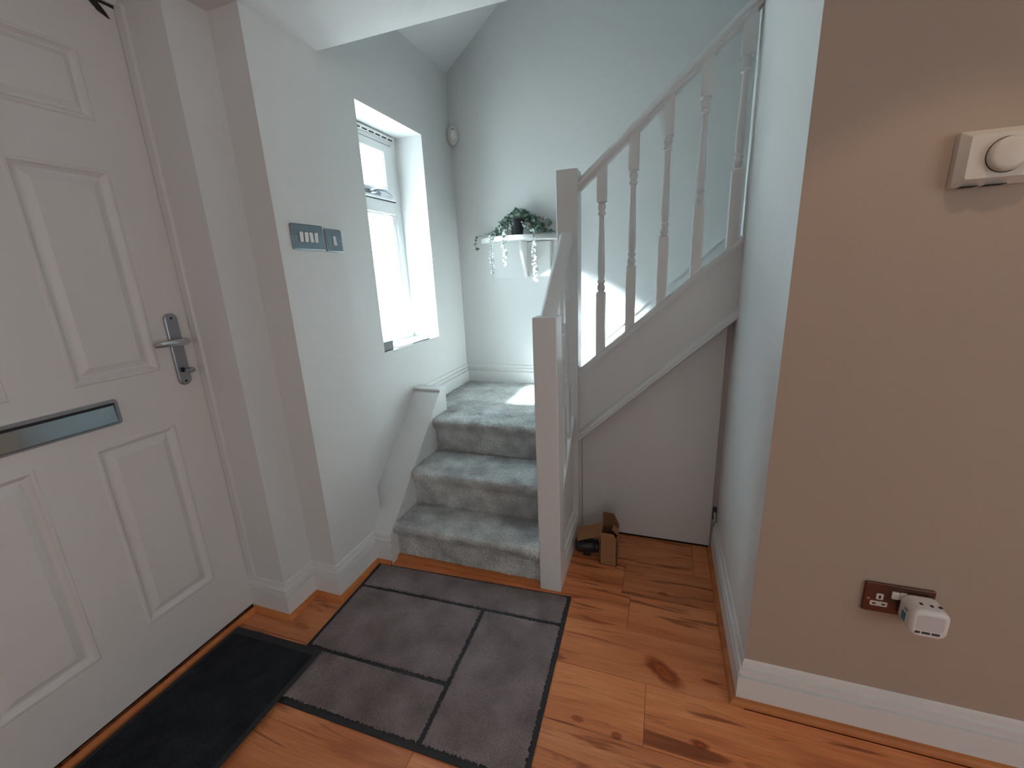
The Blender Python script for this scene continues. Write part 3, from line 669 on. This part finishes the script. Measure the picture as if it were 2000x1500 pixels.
M_leaf = bpy.data.materials.new('eucalyptus_leaf'); M_leaf.use_nodes = True
N = M_leaf.node_tree.nodes; L = M_leaf.node_tree.links; B = N['Principled BSDF']; B.inputs['Roughness'].default_value = .6
g_ = N.new('ShaderNodeNewGeometry'); rr = N.new('ShaderNodeValToRGB'); rr.color_ramp.elements[0].color = lin((84, 112, 100)); rr.color_ramp.elements[1].color = lin((176, 200, 186))
L.new(g_.outputs['Random Per Island'], rr.inputs[0]); L.new(rr.outputs[0], B.inputs['Base Color'])
M_leafw = mat('pale_leaf', (.72, .76, .74, 1), .6); M_stem = mat('plant_stem', lin((70, 90, 70)), .7)
pp = empty('potted_plant', (-.925, 2.83, 1.64), label='artificial trailing eucalyptus in a small black pot on the half-round shelf', cat='plant')
G().lathe([(.036, 1.640), (.038, 1.652), (.047, 1.726), (.051, 1.728), (.052, 1.742), (.047, 1.743), (.043, 1.730), (.040, 1.72)], 28, Matrix.Translation((-.925, 2.83, 0))).obj('pot', M_pot, pp, smooth=True, angle=40)
G().lathe([(.037, 1.715), (.001, 1.722)], 20, Matrix.Translation((-.925, 2.83, 0))).obj('soil', M_stem, pp)
def leaf(g, p, d, s):
    d = d.normalized(); u = d.cross(Vector((random.uniform(-1, 1), random.uniform(-1, 1), random.uniform(-1, 1)))).normalized(); nrm = d.cross(u)
    pts = [(0, 0, 0), (.3, .36, .05), (.65, .42, .06), (1, 0, -.08), (.65, -.42, .06), (.3, -.36, .05), (.5, 0, -.06)]
    V = [p+d*(a*s)+u*(b*s)+nrm*(c*s) for a, b, c in pts]
    g.add(V, [(0, 1, 6), (1, 2, 6), (2, 3, 6), (3, 4, 6), (4, 5, 6), (5, 0, 6)])
def vine(path, n, s, mt, fill=1.0):
    P = [Vector(p) for p in path]
    g = G(); g.tube(P, .0012, 5); sm = g.obj('stem', M_stem, pp, smooth=True)
    g = G()
    for i in range(n):
        t = (i+.5)/n*(len(P)-1); k = int(t); q = P[k].lerp(P[min(k+1, len(P)-1)], t-k)
        dr = (P[min(k+1, len(P)-1)]-P[k]).normalized()
        for s_ in range(2):
            d = Vector((random.uniform(-1, 1), random.uniform(-1, .6), random.uniform(-.6, .8)))+dr*.3
            leaf(g, q, d, s*random.uniform(.7, 1.25))
    o = g.obj('foliage', mt, sm); setp(o, kind='stuff')
ZS = 1.641
base = Vector((-.925, 2.83, 1.725))
for k in range(34):      # mound of foliage round the pot
    a = random.uniform(-.35, math.pi+.35); rr_ = random.uniform(.06, .15)*(1.0 if math.sin(a) > .2 else 1.2)
    ex = base+Vector((math.cos(a)*rr_*1.05, random.uniform(.015, .085), max(math.sin(a), -.3)*.065*random.uniform(.5, 1.15)))
    mid = base+Vector((math.cos(a)*rr_*.4, random.uniform(.01, .05), .035+.04*max(0, math.sin(a))))
    tip = ex+Vector((math.cos(a)*.02, 0, -.03)); tip.z = max(tip.z, ZS+.006)
    vine([base, mid, ex, tip], 9, .026, M_leaf)
for k in range(10):       # over the shelf edges
    x = random.uniform(-1.15, -.70); p0 = Vector((x+(-.925-x)*.5, 2.84, 1.69)); p1 = Vector((x, 2.85, ZS+.02))
    vine([base, p0, p1, p1+Vector(((x+.925)*.12, -.01, -.006))], 6, .020, M_leaf)
# hanging trails: left tip, two pale ones, right one
vine([base, (-1.06, 2.84, 1.69), (-1.15, 2.85, 1.665), (-1.235, 2.87, 1.655), (-1.255, 2.88, 1.60), (-1.245, 2.88, 1.565)], 13, .019, M_leaf)
def edge_y(x): return YK-.205*math.sqrt(max(0, 1-((x+.935)/.285)**2))-.008
for x, zb_, mt in ((-1.09, 1.37, M_leafw), (-.985, 1.44, M_leafw), (-.79, 1.325, M_leafw)):
    y = edge_y(x)
    pth = [base, (x*.5-.46, (2.83+y)/2, 1.69), (x, y+.02, 1.655), (x, y-.003, 1.635)]
    z = 1.60
    while z > zb_: pth.append((x+random.uniform(-.006, .006)+(.02*(1.60-z) if x < -1 else .02*(1.6-z)), y-.004, z)); z -= .03
    vine(pth, 7+int((1.64-zb_)/.009), .021, mt)

# ------------------------------------------------------------ on the window sill
sb = empty('charger_box', (-1.48, 1.99, WZ0), label='small dark slate box at the near end of the window sill', cat='box')
G().box(-1.500, -1.430, 1.945, 2.035, WZ0, WZ0+.052).obj('box_body', M_slate, sb, bevel=.003)
G().box(-1.499, -1.431, 1.946, 2.034, WZ0+.040, WZ0+.043).obj('lid_seam', M_blk, sb)
tg = empty('plastic_gadget', (-1.56, 2.04, WZ0+.0), label='upright pale grey plastic gadget behind the dark box on the sill', cat='gadget')
G().box(-1.558, -1.535, 2.005, 2.085, WZ0, WZ0+.105).obj('gadget_body', mat('pale_grey_plastic', (.42, .45, .48, 1), .4), tg, bevel=.004)
for y, z in ((2.03, .085), (2.05, .088), (2.045, .07), (2.055, .055)):
    G().box(-1.5352, -1.5342, y, y+.007, WZ0+z, WZ0+z+.006).obj('indicator', M_blk, tg)
lf = G().prism([(-1.50, 2.10), (-1.425, 2.07), (-1.420, 2.23), (-1.47, 2.27)], WZ0+.0003, WZ0+.006, 'z').obj('leaflet', M_paper)
setp(lf, 'pale folded leaflet lying on the window sill', 'leaflet')
lf2 = G().prism([(-1.432, 2.24), (-1.417, 2.22), (-1.417, 2.42), (-1.43, 2.43)], WZ0+.0003, WZ0+.006, 'z').obj('notebook', M_slate)
setp(lf2, 'thin dark-edged notebook at the far edge of the window sill', 'notebook')

# ------------------------------------------------------------ carton and black tool on the floor
cb = empty('cardboard_box', (-.19, 1.87, 0), label='small open brown cardboard box standing on the floor by the under-stairs door', cat='box')
t = .003
g = G().prism([(-.232, 0), (-.153, 0), (-.153, .148), (-.170, .176), (-.232, .176)], 1.818, 1.818+t, 'y'); g.obj('front_panel', M_cardboard, cb)
g = G().prism([(-.232, 0), (-.153, 0), (-.153, .170), (-.178, .225), (-.232, .228)], 1.920, 1.920+t, 'y'); g.obj('back_panel', M_cardshade, cb)
G().box(-.232, -.232+t, 1.818, 1.923, 0, .150).obj('side_panel', M_cardboard, cb)
G().box(-.153-t, -.153, 1.818, 1.923, 0, .150).obj('side_panel', M_cardboard, cb)
G().box(-.232, -.153, 1.818, 1.923, 0.0005, .003).obj('base_panel', M_cardshade, cb)
g = G(); V = [(-.232, 1.835, .150), (-.232, 1.930, .165), (-.352, 1.915, .125), (-.345, 1.825, .108)]
V += [(x, y, z-.003) for x, y, z in V]
g.add(V, [(0, 1, 2, 3), (7, 6, 5, 4), (0, 3, 7, 4), (1, 5, 6, 2), (2, 6, 7, 3), (0, 4, 5, 1)]); g.obj('long_flap', M_cardboard, cb)
g = G(); V = [(-.153, 1.86, .150), (-.153, 1.915, .150), (-.178, 1.912, .172), (-.182, 1.87, .168)]; V += [(x, y, z-.003) for x, y, z in V]
g.add(V, [(0, 1, 2, 3), (7, 6, 5, 4), (0, 3, 7, 4), (1, 5, 6, 2), (2, 6, 7, 3), (0, 4, 5, 1)]); g.obj('small_flap', M_cardboard, cb)
bt = empty('black_tool', (-.305, 1.88, 0), label='black rounded plastic tool lying under the flap of the cardboard box', cat='tool')
G().lathe([(.012, -.062), (.028, -.058), (.036, -.045), (.036, .030), (.032, .036), (.034, .042), (.034, .052), (.024, .058)], 24, Matrix.Translation((-.303, 1.88, .052)) @ Matrix.Rotation(math.radians(8), 4, 'Z') @ RX).obj('tool_body', M_blk, bt, smooth=True, angle=40)
G().prism([(-.325, 0), (-.285, 0), (-.292, .022), (-.318, .022)], 1.862, 1.898, 'y').obj('tool_foot', M_blk, bt, bevel=.003)
